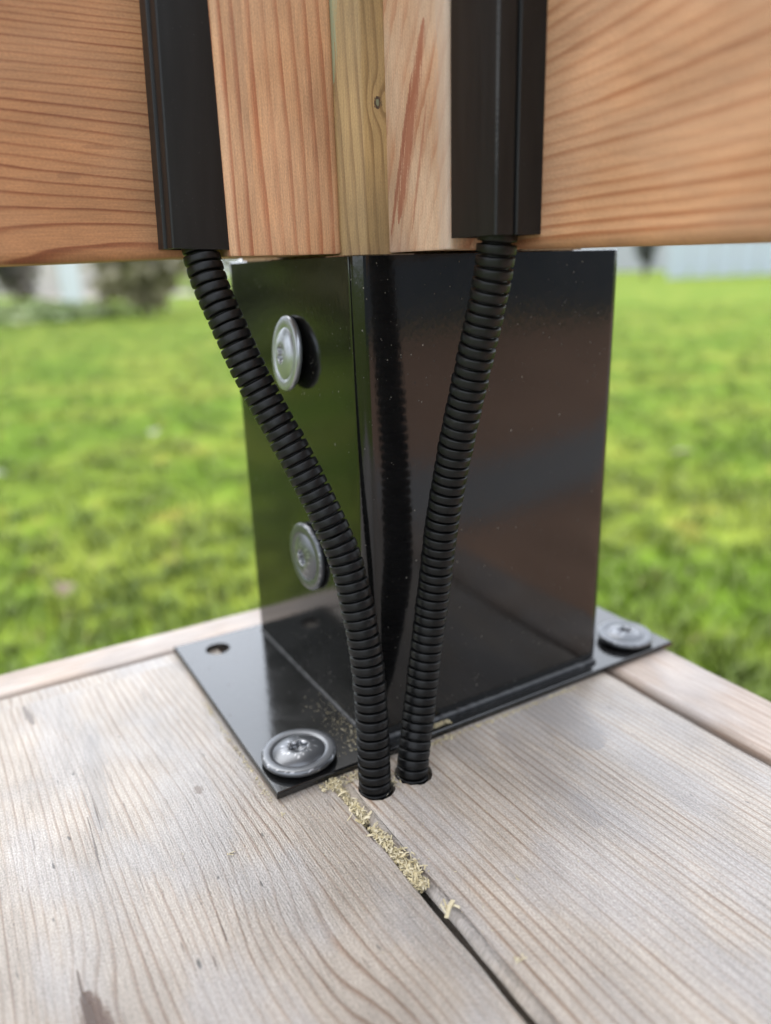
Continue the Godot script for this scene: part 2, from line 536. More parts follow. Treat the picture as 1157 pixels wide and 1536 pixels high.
func build_ground() -> void:
	# lawn, with lighter, mossy and bare patches
	var n := 1024
	var a := layer(301, 0.010, 5, n, n, 1, 1)
	var b := layer(302, 0.03, 4, n, n, 1, 1)
	var c := layer(303, 0.15, 3, n, n, 1, 1)
	var px := PackedByteArray()
	px.resize(n * n * 3)
	for k in n * n:
		var t := clampf((a[k] - 80) / 100.0, 0.0, 1.0)
		var s := clampf((b[k] - 128) / 80.0, -1.0, 1.0)
		var br := 1.0 + s * 0.08 + (c[k] - 128) / 128.0 * 0.13
		var r := lerpf(112, 142, t)
		var g := lerpf(142, 158, t)
		var bl := lerpf(54, 74, t)
		if b[k] > 186:
			var q := minf((b[k] - 186) / 40.0, 1.0) * 0.7
			r = lerpf(r, 158, q)
			g = lerpf(g, 142, q)
			bl = lerpf(bl, 84, q)
		px[k * 3] = clampi(int(r * br), 0, 255)
		px[k * 3 + 1] = clampi(int(g * br), 0, 255)
		px[k * 3 + 2] = clampi(int(bl * br), 0, 255)
	var gm := StandardMaterial3D.new()
	gm.albedo_texture = ImageTexture.create_from_image(Image.create_from_data(n, n, false, Image.FORMAT_RGB8, px))
	gm.albedo_color = lin(0.66, 0.64, 0.44)
	gm.roughness = 1.0
	gm.metallic_specular = 0.2
	gm.uv1_triplanar = true
	gm.uv1_world_triplanar = true
	gm.uv1_scale = Vector3(0.11, 0.11, 0.11)
	var pl := PlaneMesh.new()
	pl.size = Vector2(900, 900)
	var lawn := obj("lawn", pl, gm)
	lawn.position = Vector3(0, LAWN, 0)
	structure(lawn)
	# grass blades near the deck
	var st := SurfaceTool.new()
	st.begin(Mesh.PRIMITIVE_TRIANGLES)
	for i in 7:
		var ang := rng.randf() * TAU
		var at := Vector3(rng.randf_range(-1, 1), 0, rng.randf_range(-1, 1)) * 0.022
		var side := Vector3(cos(ang), 0, sin(ang)) * 0.0022
		var lean := Vector3(rng.randf_range(-1, 1), 0, rng.randf_range(-1, 1)) * 0.022
		var h := rng.randf_range(0.012, 0.026)
		var mid := at + Vector3(0, h * 0.6, 0) + lean * 0.35
		var tip := at + Vector3(0, h, 0) + lean
		for q in [at - side, at + side, mid - side * 0.8, at + side, mid + side * 0.8, mid - side * 0.8, mid - side * 0.8, mid + side * 0.8, tip]:
			st.set_normal(Vector3(0, 1, 0))
			st.add_vertex(q)
	var bm := mat(lin(0.56, 0.56, 0.45), 0.7)
	bm.vertex_color_use_as_albedo = true
	bm.backlight_enabled = true
	bm.backlight = Color(0.40, 0.52, 0.14)
	var mm := MultiMesh.new()
	mm.transform_format = MultiMesh.TRANSFORM_3D
	mm.use_colors = true
	mm.mesh = st.commit()
	var spots: Array[Vector3] = []
	var patch := FastNoiseLite.new()
	patch.seed = 9
	patch.frequency = 0.9
	patch.fractal_octaves = 3
	while spots.size() < 22000:
		var d := 0.5 + 11.0 * pow(rng.randf(), 1.7)
		var ang := deg_to_rad(rng.randf_range(-75.0, 20.0)) - PI / 2 + deg_to_rad(30.0)
		var p := Vector3(cos(ang) * d, LAWN, sin(ang) * d)
		ang = deg_to_rad(rng.randf_range(-35.0, 100.0))
		p = Vector3(-0.1 + sin(ang) * d, LAWN, 0.1 - cos(ang) * d)
		if p.x < 0.2 and p.z > -0.2:
			continue
		spots.append(p)
	mm.instance_count = spots.size()
	for i in spots.size():
		var p := spots[i]
		var t := Transform3D(Basis(Vector3.UP, rng.randf() * TAU).scaled(Vector3.ONE * rng.randf_range(0.7, 1.3)), p)
		mm.set_instance_transform(i, t)
		var k := patch.get_noise_2d(p.x, p.z) + rng.randf_range(-0.25, 0.25)
		var col := Color(0.21, 0.30, 0.065).lerp(Color(0.27, 0.335, 0.085), clampf(k + 0.5, 0, 1))
		if rng.randf() < 0.06:
			col = Color(0.36, 0.30, 0.12)
		mm.set_instance_color(i, col)
	var gi := MultiMeshInstance3D.new()
	gi.name = "grass"
	gi.multimesh = mm
	gi.material_override = bm
	add_child(gi)
	tag(gi, "short mossy green lawn grass around the deck", "grass")
	gi.set_meta("kind", "stuff")
	# brown gravel in front of the house, behind the camera (it shows in the shoe's gloss)
	var ge := dusty_plastic(9, 0.9, Color(0.66, 0.42, 0.34))
	ge.albedo_color = Color(1.0, 0.82, 0.68)
	ge.uv1_scale = Vector3(0.4, 0.4, 0.4)
	ge.uv1_triplanar = true
	ge.uv1_world_triplanar = true
	var gp := BoxMesh.new()
	gp.size = Vector3(9.0, 0.05, 5.2)
	var gravel := obj("gravel", gp, ge)
	gravel.position = Vector3(4.75, LAWN + 0.005, 3.0)
	structure(gravel)
	var strip := BoxMesh.new()
	strip.size = Vector3(8.6, 0.06, 0.5)
	var paving := obj("paving", strip, mat(lin(0.25, 0.25, 0.25), 0.8))
	paving.position = Vector3(4.75, LAWN + 0.012, 1.45)
	structure(paving)


# ================================================================ deck
const TOP := -2.4


func seam_edge(a: float, which: float) -> float:
	return 0.20 * sin(a * 0.07 + which) + 0.12 * sin(a * 0.19 + which * 2.0) + 0.08 * sin(a * 0.43 + 1.0)


func build_deck() -> void:
	var deck := Node3D.new()
	deck.name = "deck"
	add_child(deck)
	structure(deck)
	# the left board of the seam: its right edge at -22.4, the far end against the edge board
	var lb := obj("deck_board", prism(rounded(-141.5, -28.0, -20.0, 0.0, 0.9), 520.0, 130, Vector2(136, 256), 141.5 - 141.5 + 8.0, 0.0, 0.35, 0.5, 3), mats.deck_left, deck)
	lb.position = V(0, TOP, -415.0)
	fix_uv(lb, -149.0, -160.0)
	board_with_holes(deck)
	for k in 2:
		var ob := obj("deck_board", prism(rounded(-264.5 - 123.0 * k, -28.0, -144.5 - 123.0 * k, 0.0, 2.0), 520.0, 60, Vector2(136, 256), 3.0, 40.0 * k, 0.3, 0.5, 4 + k), mats.deck_left if k == 1 else mats.deck_right, deck)
		ob.position = V(0, TOP, -415.0)
	# edge boards: one along the right side, one across the far ends
	var rb := obj("edge_board", prism(rounded(104.3, -28.0, 135.6, 0.0, 3.2), 545.0, 60, Vector2(60, 256), 4.0, 0.0, 0.25, 0.5, 8), mats.trim, deck)
	rb.position = V(0, TOP - 0.2, -415.0)
	var fb := obj("edge_board", prism(rounded(0.0, -28.0, 20.0, 0.0, 2.2), 520.0, 60, Vector2(60, 256), 21.0, 30.0, 0.25, 0.5, 9), mats.trim, deck)
	fb.transform = Transform3D(Basis(Vector3.UP, PI / 2), V(103.6, TOP + 0.3, 128.5))
	fb.transform = Transform3D(Basis(Vector3(0, 0, -1), Vector3.UP, Vector3(1, 0, 0)), V(103.8, TOP + 0.2, 107.0))
	# fascia under the edges and joists below the boards
	var fas := BoxMesh.new()
	fas.size = Vector3(0.028, 0.4, 0.56)
	var f1 := obj("fascia_board", fas, mats.trim, deck)
	f1.position = V(112.0, -235.0, -145.0)
	var fas2 := BoxMesh.new()
	fas2.size = Vector3(0.53, 0.4, 0.012)
	var f2 := obj("fascia_board", fas2, mats.trim, deck)
	f2.position = V(-168.0, -235.0, 114.0)
	for a in [80.0, -60.0, -330.0]:
		var jm := BoxMesh.new()
		jm.size = Vector3(0.49, 0.09, 0.045)
		var j := obj("joist", jm, mats.post, deck)
		j.position = V(-150.0, -79.0, a)


# Lay a board's texture by its place on the deck rather than round its outline.
func fix_uv(o: MeshInstance3D, b0: float, a0: float) -> void:
	var s := (o.mesh as ArrayMesh).surface_get_arrays(0)
	var v: PackedVector3Array = s[Mesh.ARRAY_VERTEX]
	var uv: PackedVector2Array = s[Mesh.ARRAY_TEX_UV]
	for i in v.size():
		var p := (o.position + v[i]) / MM
		uv[i] = Vector2((p.x - b0 - (p.y - TOP) * 0.7) / 136.0, (-p.z - a0) / 256.0)
	s[Mesh.ARRAY_TEX_UV] = uv
	var m := ArrayMesh.new()
	m.add_surface_from_arrays(Mesh.PRIMITIVE_TRIANGLES, s)
	o.mesh = m


const HOLES := [[-9.0, -16.8, 5.6], [4.4, -16.5, 5.9]]


func board_with_holes(deck: Node3D) -> void:
	var b0 := -17.5
	var b1 := 101.2
	var a0 := -415.0
	var a1 := 105.0
	var rr := 2.6
	var v := PackedVector3Array()
	var nn := PackedVector3Array()
	var uv := PackedVector2Array()
	var ix := PackedInt32Array()
	var put := func(b: float, y: float, a: float, n: Vector3) -> int:
		v.append(V(b, TOP + y, a))
		nn.append(n)
		uv.append(Vector2((b + 22.0 - y * 0.7) / 136.0, (a + 160.0) / 256.0))
		return v.size() - 1
	# long rounded edges with a slight waver
	var steps := 140
	for side in 2:
		var first := v.size()
		var prof := 7
		for s in steps + 1:
			var a := lerpf(a0, a1, float(s) / steps)
			var w := seam_edge(a, 1.0 + side)
			for i in prof:
				var t := PI / 2 * minf(i, 5) / 5.0
				var x := rr * (1.0 - sin(t))
				var y := -rr * (1.0 - cos(t))
				var n := Vector3(-cos(t), sin(t), 0)
				if i == 6:
					continue
				var bb := (b0 + w + x) if side == 0 else (b1 + w - x)
				put.call(bb, y, a, Vector3(n.x if side == 0 else -n.x, n.y, 0))
			var bl := (b0 + w) if side == 0 else (b1 + w)
			put.call(bl, -28.0, a, Vector3(-1 if side == 0 else 1, 0, 0))
		for s in steps:
			for q in [[6, 0], [0, 1], [1, 2], [2, 3], [3, 4], [4, 5]]:
				var o := first + s * prof
				ix.append_array([o + q[0], o + prof + q[0], o + q[1], o + q[1], o + prof + q[0], o + prof + q[1]])
	# the flat top, cut by two holes that run into each other, split along their centres
	var cut := -16.7
	for part in 2:
		var poly := PackedVector2Array()
		var from := (a0 if part == 0 else cut)
		var to := (cut if part == 0 else a1)
		var sl := []
		for s in steps + 1:
			var a := lerpf(a0, a1, float(s) / steps)
			if a > from + 0.3 and a < to - 0.3:
				sl.append(a)
		sl.push_front(from)
		sl.append(to)
		for a in sl:
			poly.append(Vector2(b0 + seam_edge(a, 1.0) + rr, a))
		if part == 1:
			poly.append(Vector2(b1 - 20.0, to))
		sl.reverse()
		for a in sl:
			poly.append(Vector2(b1 + seam_edge(a, 2.0) - rr, a))
		if part == 0:
			# along the cut from left to right lie the holes' near halves
			var rim := hole_rim(-1.0)
			var np := PackedVector2Array()
			var half := sl.size()
			for i in half:
				np.append(poly[i])
			for q in rim:
				np.append(q)
			for i in range(half, poly.size()):
				np.append(poly[i])
			poly = np
		else:
			var rim := hole_rim(1.0)
			for i in range(rim.size() - 1, -1, -1):
				poly.append(rim[i])
		var tri := Geometry2D.triangulate_polygon(poly)
		var base := v.size()
		for q in poly:
			put.call(q.x, 0.0, q.y, Vector3.UP)
		for t in tri.size() / 3:
			var w := [tri[t * 3], tri[t * 3 + 1], tri[t * 3 + 2]]
			var turn := (poly[w[1]] - poly[w[0]]).cross(poly[w[2]] - poly[w[0]])
			if turn > 0.0:
				w = [w[0], w[2], w[1]]
			ix.append_array([base + w[0], base + w[1], base + w[2]])
		# hole walls
		var rim2 := hole_rim(-1.0 if part == 0 else 1.0)
		for i in rim2.size() - 1:
			var p := rim2[i]
			var q := rim2[i + 1]
			var e := (q - p).normalized()
			var n := Vector3(e.y, 0, e.x) * (1.0 if part == 0 else -1.0)
			var o := v.size()
			put.call(p.x, 0.0, p.y, n)
			put.call(q.x, 0.0, q.y, n)
			put.call(p.x, -28.0, p.y, n)
			put.call(q.x, -28.0, q.y, n)
			ix.append_array([o, o + 1, o + 2, o + 1, o + 3, o + 2])
	# ends and underside
	for e in [a0, a1]:
		var o := v.size()
		var n := Vector3(0, 0, 1 if e == a0 else -1)
		put.call(b0 + rr, 0.0, e, n)
		put.call(b1 - rr, 0.0, e, n)
		put.call(b0, -28.0, e, n)
		put.call(b1, -28.0, e, n)
		ix.append_array([o, o + 1, o + 2, o + 1, o + 3, o + 2])
	obj("deck_board", arrays(v, nn, uv, ix), mats.deck_right, deck)


# The rim of the two joined holes on the near (-1) or far (+1) side, left to right.
func hole_rim(side: float) -> PackedVector2Array:
	var p := PackedVector2Array()
	var cut := -16.7
	var wob := FastNoiseLite.new()
	wob.seed = 3
	wob.frequency = 0.5
	for h in HOLES:
		for i in 15:
			var t := PI - PI * i / 14.0
			var r: float = h[2] * (1.0 + (0.0 if i == 0 or i == 14 else (0.10 * sin(t) if side < 0.0 else 0.0) + 0.09 * wob.get_noise_2d(t * 6.0, h[0] + side * 3.0)))
			p.append(Vector2(h[0] + r * cos(t), cut + side * r * sin(t)))
	return p


# ================================================================ background
func leaf_cloud(parent: Node3D, called: String, count: int, size: Vector3, at: Vector3, leaf: float, c0: Color, c1: Color, sd: int) -> void:
	var r := RandomNumberGenerator.new()
	r.seed = sd
	var v := PackedVector3Array()
	var nn := PackedVector3Array()
	var cc := PackedColorArray()
	var ix := PackedInt32Array()
	var f := FastNoiseLite.new()
	f.seed = sd
	f.frequency = 1.3
	for i in count:
		var d := Vector3.ZERO
		while true:
			d = Vector3(r.randf_range(-1, 1), r.randf_range(-1, 1), r.randf_range(-1, 1))
			var lump := 0.75 + 0.5 * f.get_noise_3dv(d.normalized() * 1.2)
			if d.length() < lump and (d.length() > 0.4 or r.randf() < 0.4):
				break
		var p := at + d * size * 0.5
		var bs := Basis.from_euler(Vector3(r.randf() * TAU, r.randf() * TAU, r.randf() * TAU)).scaled(Vector3.ONE * leaf * r.randf_range(0.6, 1.3))
		var col := c0.lerp(c1, clampf(0.5 + f.get_noise_3dv(p * 0.8) + r.randf_range(-0.3, 0.3), 0, 1))
		for q in [Vector3(0, -1, 0), Vector3(0.5, 0, 0.12), Vector3(-0.5, 0, 0.12), Vector3(0, 1, -0.1)]:
			v.append(p + bs * q)
			nn.append((bs * Vector3(0, 0, 1)).normalized())
			cc.append(col)
		var k := i * 4
		ix.append_array([k, k + 1, k + 2, k + 2, k + 1, k + 3])
	if not mats.has("leaf"):
		mats.leaf = mat(lin(0.8, 0.8, 0.8), 0.6)
		mats.leaf.vertex_color_use_as_albedo = true
		mats.leaf.backlight_enabled = true
		mats.leaf.backlight = Color(0.42, 0.44, 0.24)
	obj(called, arrays(v, nn, PackedVector2Array(), ix, cc), mats.leaf, parent)


func stem(parent: Node3D, called: String, h: float, r: float, m: Material) -> void:
	var c := CylinderMesh.new()
	c.top_radius = r * 0.6
	c.bottom_radius = r
	c.height = h
	c.radial_segments = 10
	var o := obj(called, c, m, parent)
	o.position = Vector3(0, h / 2, 0)


func box_part(parent: Node, called: String, size: Vector3, at: Vector3, m: Material) -> MeshInstance3D:
	var b := BoxMesh.new()
	b.size = size
	var o := obj(called, b, m, parent)
	o.position = at
	return o


func build_background() -> void:
	var bark := mat(lin(0.09, 0.07, 0.05), 0.9)
	# shrubs along the far edge of the lawn: [x, z, width, height, depth, leaves, dark, light, label, name]
	var g0 := Color(0.035, 0.055, 0.018)
	var g1 := Color(0.11, 0.15, 0.04)
	var list := [
		[0.35, -16.6, 1.5, 2.4, 1.6, 1500, Color(0.09, 0.15, 0.04), Color(0.22, 0.28, 0.09), "bright green bush at the far left end of the lawn", "shrub"],
		[1.62, -17.2, 1.25, 2.2, 1.2, 1100, Color(0.15, 0.15, 0.12), Color(0.44, 0.34, 0.35), "dark bush with dull pink blooms left of the white post", "shrub"],
		[2.72, -11.7, 1.75, 1.35, 1.3, 1500, Color(0.24, 0.215, 0.13), Color(0.52, 0.46, 0.31), "brownish bush right of the white post, nearest of the far bushes", "shrub"],
		[4.75, -14.6, 1.5, 2.4, 1.5, 800, Color(0.11, 0.14, 0.05), Color(0.30, 0.30, 0.13), "yellowish green bush behind the left conduit", "shrub"],
		[-1.7, -5.4, 1.1, 1.2, 1.2, 1500, Color(0.11, 0.14, 0.07), Color(0.28, 0.32, 0.14), "dark low hedge shrub at the left side of the lawn", "shrub"],
		[-2.95, -5.2, 1.7, 1.5, 1.5, 2200, Color(0.44, 0.40, 0.20), Color(0.72, 0.64, 0.34), "olive brown hedge shrub left of the dark one beside the lawn", "shrub"],
		[12.6, -20.5, 4.4, 3.6, 3.0, 1800, g0, g1, "tall green shrub hidden behind the black post shoe", "shrub"],
	]
	for s in list:
		var t := thing(s[9], s[8], "bush", Vector3(s[0], LAWN, s[1]), "bushes along the far edge of the lawn")
		stem(t, "trunk", s[3] * 0.5, 0.06, bark)
		leaf_cloud(t, "crown", s[5], Vector3(s[2], s[3], s[4]), Vector3(0, s[3] * 0.5, 0), 0.11, s[6], s[7], int(s[0] * 10) + 7)
	# low ground cover in front of the bushes
	var gc := thing("ground_cover", "low tufty plants at the foot of the far bushes", "plants", Vector3(1.2, LAWN, -12.6))
	leaf_cloud(gc, "leaves", 2600, Vector3(3.6, 0.36, 3.0), Vector3(0, 0.08, 0), 0.09, Color(0.18, 0.25, 0.09), Color(0.42, 0.48, 0.22), 88)
	gc.set_meta("kind", "stuff")
	# white post and pale gravel beyond it
	var wp := thing("white_post", "white painted post standing at the far end of the lawn", "post", Vector3(2.33, LAWN, -15.4))
	var white := mat(lin(0.60, 0.63, 0.67), 0.5)
	box_part(wp, "shaft", Vector3(0.34, 2.4, 0.30), Vector3(0, 1.2, 0), white)
	box_part(wp, "cap", Vector3(0.48, 0.06, 0.38), Vector3(0, 2.43, 0), white)
	var gv := BoxMesh.new()
	gv.size = Vector3(5.0, 0.02, 9.0)
	var gw := obj("path", gv, mat(lin(0.25, 0.22, 0.19), 0.9))
	gw.position = Vector3(5.6, LAWN + 0.004, -26.5)
	structure(gw)
	var wall := thing("garden_wall", "pale plastered garden wall behind the bushes at left", "wall", Vector3(5.2, LAWN, -31.0))
	box_part(wall, "wall_face", Vector3(7.0, 2.2, 0.25), Vector3(0, 1.1, 0), mat(lin(0.48, 0.45, 0.40), 0.9))
	box_part(wall, "coping", Vector3(7.2, 0.08, 0.34), Vector3(0, 2.24, 0), white)
	# white board fence at right
	var dirf := Vector3(22.2 - 18.25, 0, -14.6 + 15.17).normalized()
	var fence := thing("board_fence", "white vertical board fence at the right edge of the lawn", "fence", Vector3(18.25, LAWN, -15.17))
	fence.basis = Basis(dirf, Vector3.UP, dirf.cross(Vector3.UP))
	var fw := mat(lin(0.40, 0.44, 0.50), 0.55)
	var bmesh := BoxMesh.new()
	bmesh.size = Vector3(0.36, 2.0, 0.03)
	for i in 26:
		var o := obj("board", bmesh, fw, fence)
		o.position = Vector3(0.18 + i * 0.43, 1.04, 0.012 if i % 2 == 0 else -0.02)
	for y in [0.35, 1.7]:
		box_part(fence, "rail", Vector3(11.2, 0.1, 0.05), Vector3(5.6, y, -0.07), fw)
	var lw := thing("low_wall", "long white wall far behind the left end of the fence", "wall", Vector3(31.5, LAWN, -29.5))
	lw.rotation.y = -0.8
	box_part(lw, "wall_face", Vector3(14.0, 2.2, 0.3), Vector3(0, 1.1, 0), mat(lin(0.38, 0.38, 0.41), 0.8))
	box_part(lw, "coping", Vector3(14.2, 0.1, 0.4), Vector3(0, 2.25, 0), mat(lin(0.5, 0.5, 0.52), 0.8))
	var ds := thing("shrub", "dark shrub standing between the fence and the white wall", "bush", Vector3(20.1, LAWN, -17.6), "bushes along the far edge of the lawn")
	stem(ds, "trunk", 1.2, 0.07, bark)
	leaf_cloud(ds, "crown", 900, Vector3(0.9, 2.4, 0.9), Vector3(0, 1.25, 0), 0.11, Color(0.10, 0.10, 0.09), Color(0.2, 0.2, 0.18), 93)
	# trees closing the garden off further out
	var labs := ["tall near tree whose crown hangs over the left of the lawn", "broad green tree far beyond the garden wall", "tall tree at the left back of the garden", "bushy tree further left behind the lawn", "leftmost tree beside the lawn", "pale green tree beyond the brownish bush", "tall dark tree behind the middle of the garden", "round tree behind the post shoe", "tree standing behind the low white wall", "tree beyond the far end of the fence"]
	var spots := [[-5.2, -14.5, 12], [-6, -36, 8], [-16, -32, 9], [-27, -25, 9], [-34, -12, 9], [4, -40, 9], [14, -38, 10], [23, -36, 8], [38, -30, 9], [44, -12, 9]]
	for i in spots.size():
		var s: Array = spots[i]
		var t := thing("tree", labs[i], "tree", Vector3(s[0], LAWN, s[1]), "trees beyond the garden")
		stem(t, "trunk", s[2] * 0.6, 0.2, bark)
		leaf_cloud(t, "crown", 3500, Vector3(s[2] * 1.1, s[2] * 0.8, s[2]), Vector3(0, s[2] * 0.58, 0), 0.28, g0, g1, 300 + i)
	# the house behind the camera, seen only in the shoe's gloss
	var hs := thing("house", "dark blue grey house wall behind the deck, with two windows", "house", Vector3(4.0, LAWN, 6.4))
	var hw := mat(lin(0.09, 0.11, 0.14), 0.7)
	box_part(hs, "wall", Vector3(12.0, 3.4, 0.3), Vector3(0, 1.7, 0.15), hw)
	box_part(hs, "roof", Vector3(12.8, 0.15, 1.2), Vector3(0, 3.5, 0.2), mat(lin(0.05, 0.05, 0.055), 0.8))
	for x in [-3.0, 2.5]:
		var wn := box_part(hs, "window", Vector3(1.3, 1.2, 0.06), Vector3(x, 1.9, -0.03), white)
		box_part(wn, "pane", Vector3(1.1, 1.0, 0.02), Vector3(0, 0, -0.035), mat(lin(0.02, 0.02, 0.025), 0.06))


# ================================================================ the steel post shoe
func build_post_base() -> void:
	var t := thing("post_shoe", "black glossy steel post shoe bolted to the deck corner", "post base")
	# sleeve: four walls with rounded corners, very slightly bulged, and an open top with its rim
	var v := PackedVector3Array()
	var nn := PackedVector3Array()
	var uv := PackedVector2Array()
	var ix := PackedInt32Array()
	var H := 152.6
	var x1 := 101.6
	var z1 := 102.6
	var r := 4.4
	var ring := []  # [b, a, normal, distance]
	var dist := 0.0
	var corners := [[r, r, PI, 1.5 * PI], [x1 - r, r, 1.5 * PI, TAU], [x1 - r, z1 - r, 0.0, PI / 2], [r, z1 - r, PI / 2, PI]]
	for k in 4:
		var c: Array = corners[k]
		for i in 7:
			var ang: float = lerpf(c[2], c[3], i / 6.0)
			ring.append([c[0] + r * cos(ang), c[1] + r * sin(ang), Vector2(cos(ang), sin(ang))])
		var nx: Array = corners[(k + 1) % 4]
		var s := Vector2(c[0] + r * cos(c[3]), c[1] + r * sin(c[3]))
		var e := Vector2(nx[0] + r * cos(nx[2]), nx[1] + r * sin(nx[2]))
		for i in range(1, 16):
			var q := s.lerp(e, i / 16.0)
			ring.append([q.x, q.y, Vector2(cos(c[3]), sin(c[3]))])
	var rows := 24
	var cnt := ring.size()
	var pos := func(i: int, row: int) -> Vector3:
		var q: Array = ring[i % cnt]
		var fy := float(row) / rows
		var fx: float = clampf(minf(minf(q[0], x1 - q[0]) if absf(q[2].y) > 0.9 else minf(q[1], z1 - q[1]), 50.0) / 50.0, 0, 1)
		var bulge := 0.45 * sin(fx * PI / 2) * sin(fx * PI / 2) * (sin(fy * PI * 2.0 - 0.4) * 0.6 + 0.5)
		var n: Vector2 = q[2]
		return V(q[0] + n.x * bulge, H * fy, q[1] + n.y * bulge)
	for row in rows + 1:
		dist = 0.0
		for i in cnt + 1:
			v.append(pos.call(i, row))
			if i > 0:
				dist += Vector2(ring[i % cnt][0], ring[i % cnt][1]).distance_to(Vector2(ring[i - 1][0], ring[i - 1][1]))
			uv.append(Vector2(dist / 110.0, 1.0 - H * row / rows / 110.0))
			var du: Vector3 = pos.call(i + 1, row) - pos.call(i + cnt - 1, row)
			var dv: Vector3 = pos.call(i, mini(row + 1, rows)) - pos.call(i, maxi(row - 1, 0))
			var n := du.cross(dv).normalized()
			var q: Vector2 = ring[i % cnt][2]
			if n.dot(Vector3(q.x, 0, -q.y)) < 0:
				n = -n
			nn.append(n)
	for row in rows:
		for i in cnt:
			var o := row * (cnt + 1) + i
			ix.append_array([o, o + cnt + 1, o + 1, o + 1, o + cnt + 1, o + cnt + 2])
	# top rim and inside
	var base := v.size()
	for i in cnt + 1:
		var q: Array = ring[i % cnt]
		var n: Vector2 = q[2]
		for j in 5:
			var p := Vector3.ZERO
			var nm := Vector3.UP
			match j:
				0: p = V(q[0], H, q[1])
				1:
					p = V(q[0] - n.x * 0.4, H + 0.3, q[1] - n.y * 0.4)
				2: p = V(q[0] - n.x * 2.0, H + 0.3, q[1] - n.y * 2.0)
				3:
					p = V(q[0] - n.x * 2.2, H + 0.2, q[1] - n.y * 2.2)
					nm = Vector3(-n.x, 0, n.y)
				4:
					p = V(q[0] - n.x * 2.2, 4.0, q[1] - n.y * 2.2)
					nm = Vector3(-n.x, 0, n.y)
			v.append(p)
			nn.append(nm)
			uv.append(Vector2(i * 0.02, j * 0.02))
	for i in cnt:
		for j in 4:
			var o := base + i * 5 + j
			ix.append_array([o, o + 1, o + 5, o + 5, o + 1, o + 6])
	obj("sleeve", arrays(v, nn, uv, ix), mats.black_steel, t)
	# base plate with one empty hole
	var b0 := -37.2
	var b1 := 137.5
	var a0 := -6.0
	var a1 := 105.8
	var hc := Vector2(-21.8, 93.4)
	var hr := 5.0
	var st := SurfaceTool.new()
	st.begin(Mesh.PRIMITIVE_TRIANGLES)
	var cham := 0.7
	for half in 2:
		var poly := PackedVector2Array()
		if half == 0:
			poly = PackedVector2Array([Vector2(b0 + cham, a0 + cham), Vector2(b1 - cham, a0 + cham), Vector2(b1 - cham, hc.y)])
			for i in 25:
				var ang := -PI * i / 24.0
				poly.append(hc + Vector2(cos(ang), sin(ang)) * hr)
			poly.append(Vector2(b0 + cham, hc.y))
		else:
			poly = PackedVector2Array([Vector2(b0 + cham, hc.y)])
			for i in 25:
				var ang := PI - PI * i / 24.0
				poly.append(hc + Vector2(cos(ang), sin(ang)) * hr)
			poly.append_array([Vector2(b1 - cham, hc.y), Vector2(b1 - cham, a1 - cham), Vector2(b0 + cham, a1 - cham)])
		var tri := Geometry2D.triangulate_polygon(poly)
		for q in tri:
			st.set_normal(Vector3.UP)
			st.set_uv(Vector2(poly[q].x + 40.0, poly[q].y + 10.0) / 180.0)
			st.add_vertex(V(poly[q].x, 0.0, poly[q].y))
	for i in 48:
		for q in [[i, 0], [i + 1, 0], [i, 1], [i + 1, 0], [i + 1, 1], [i, 1]]:
			var ang: float = TAU * q[0] / 48.0
			st.set_normal(Vector3(-cos(ang), 0, sin(ang)))
			st.set_uv(Vector2(0.1, 0.1))
			st.add_vertex(V(hc.x + cos(ang) * hr, -2.2 * q[1], hc.y + sin(ang) * hr))
	var edge := [Vector2(b0, a0), Vector2(b1, a0), Vector2(b1, a1), Vector2(b0, a1)]
	for k in 4:
		var p: Vector2 = edge[k]
		var q: Vector2 = edge[(k + 1) % 4]
		var out := Vector2((q - p).y, -(q - p).x).normalized()
		var along := (q - p).normalized()
		var rowsp := [[-cham, 0.0, 0.2], [-0.3, -0.12, 0.6], [0.0, -0.7, 1.0], [0.0, -1.7, 1.0], [-0.5, -2.3, 1.0]]
		for j in 4:
			for w in [[0, j], [1, j], [0, j + 1], [1, j], [1, j + 1], [0, j + 1]]:
				var row: Array = rowsp[w[1]]
				var ptt: Vector2 = (p if w[0] == 0 else q) + out * row[0] + along * (-row[0] if w[0] == 0 else row[0])
				st.set_normal(Vector3(out.x * row[2], 1.0 - row[2], -out.y * row[2]).normalized())
				st.set_uv(Vector2(ptt.x + 40.0, ptt.y + 10.0) / 180.0)
				st.add_vertex(V(ptt.x, row[1], ptt.y))
	st.index()
	var pa := st.commit_to_arrays()
	obj("base_plate", arrays(pa[Mesh.ARRAY_VERTEX], pa[Mesh.ARRAY_NORMAL], pa[Mesh.ARRAY_TEX_UV], pa[Mesh.ARRAY_INDEX]), mats.plate, t)
	# weld bead along the foot of the right face and, thinner, the left face
	for k in 2:
		var ws := SurfaceTool.new()
		ws.begin(Mesh.PRIMITIVE_TRIANGLES)
		ws.set_smooth_group(0)
		var f := FastNoiseLite.new()
		f.seed = 4 + k
		f.frequency = 0.12
		var segs := 90
		for s in segs + 1:
			var along := lerpf(2.0, 99.0, float(s) / segs)
			var rad := (1.7 if k == 0 else 0.8) * (1.0 + 0.35 * f.get_noise_1d(along * 2.0) + 0.06 * sin(along * 2.4))
			for i in 7:
				var ang := PI / 2 * i / 6.0
				var off := rad * cos(ang) - 0.2
				ws.add_vertex(V(along, rad * sin(ang), -off) if k == 0 else V(-off, rad * sin(ang), along))
		for s in segs:
			for i in 6:
				var o := s * 7 + i
				for q in ([o, o + 1, o + 7, o + 1, o + 8, o + 7] if k == 0 else [o, o + 7, o + 1, o + 1, o + 7, o + 8]):
					ws.add_index(q)
		ws.generate_normals()
		obj("weld_bead", ws.commit(), mats.weld, t)


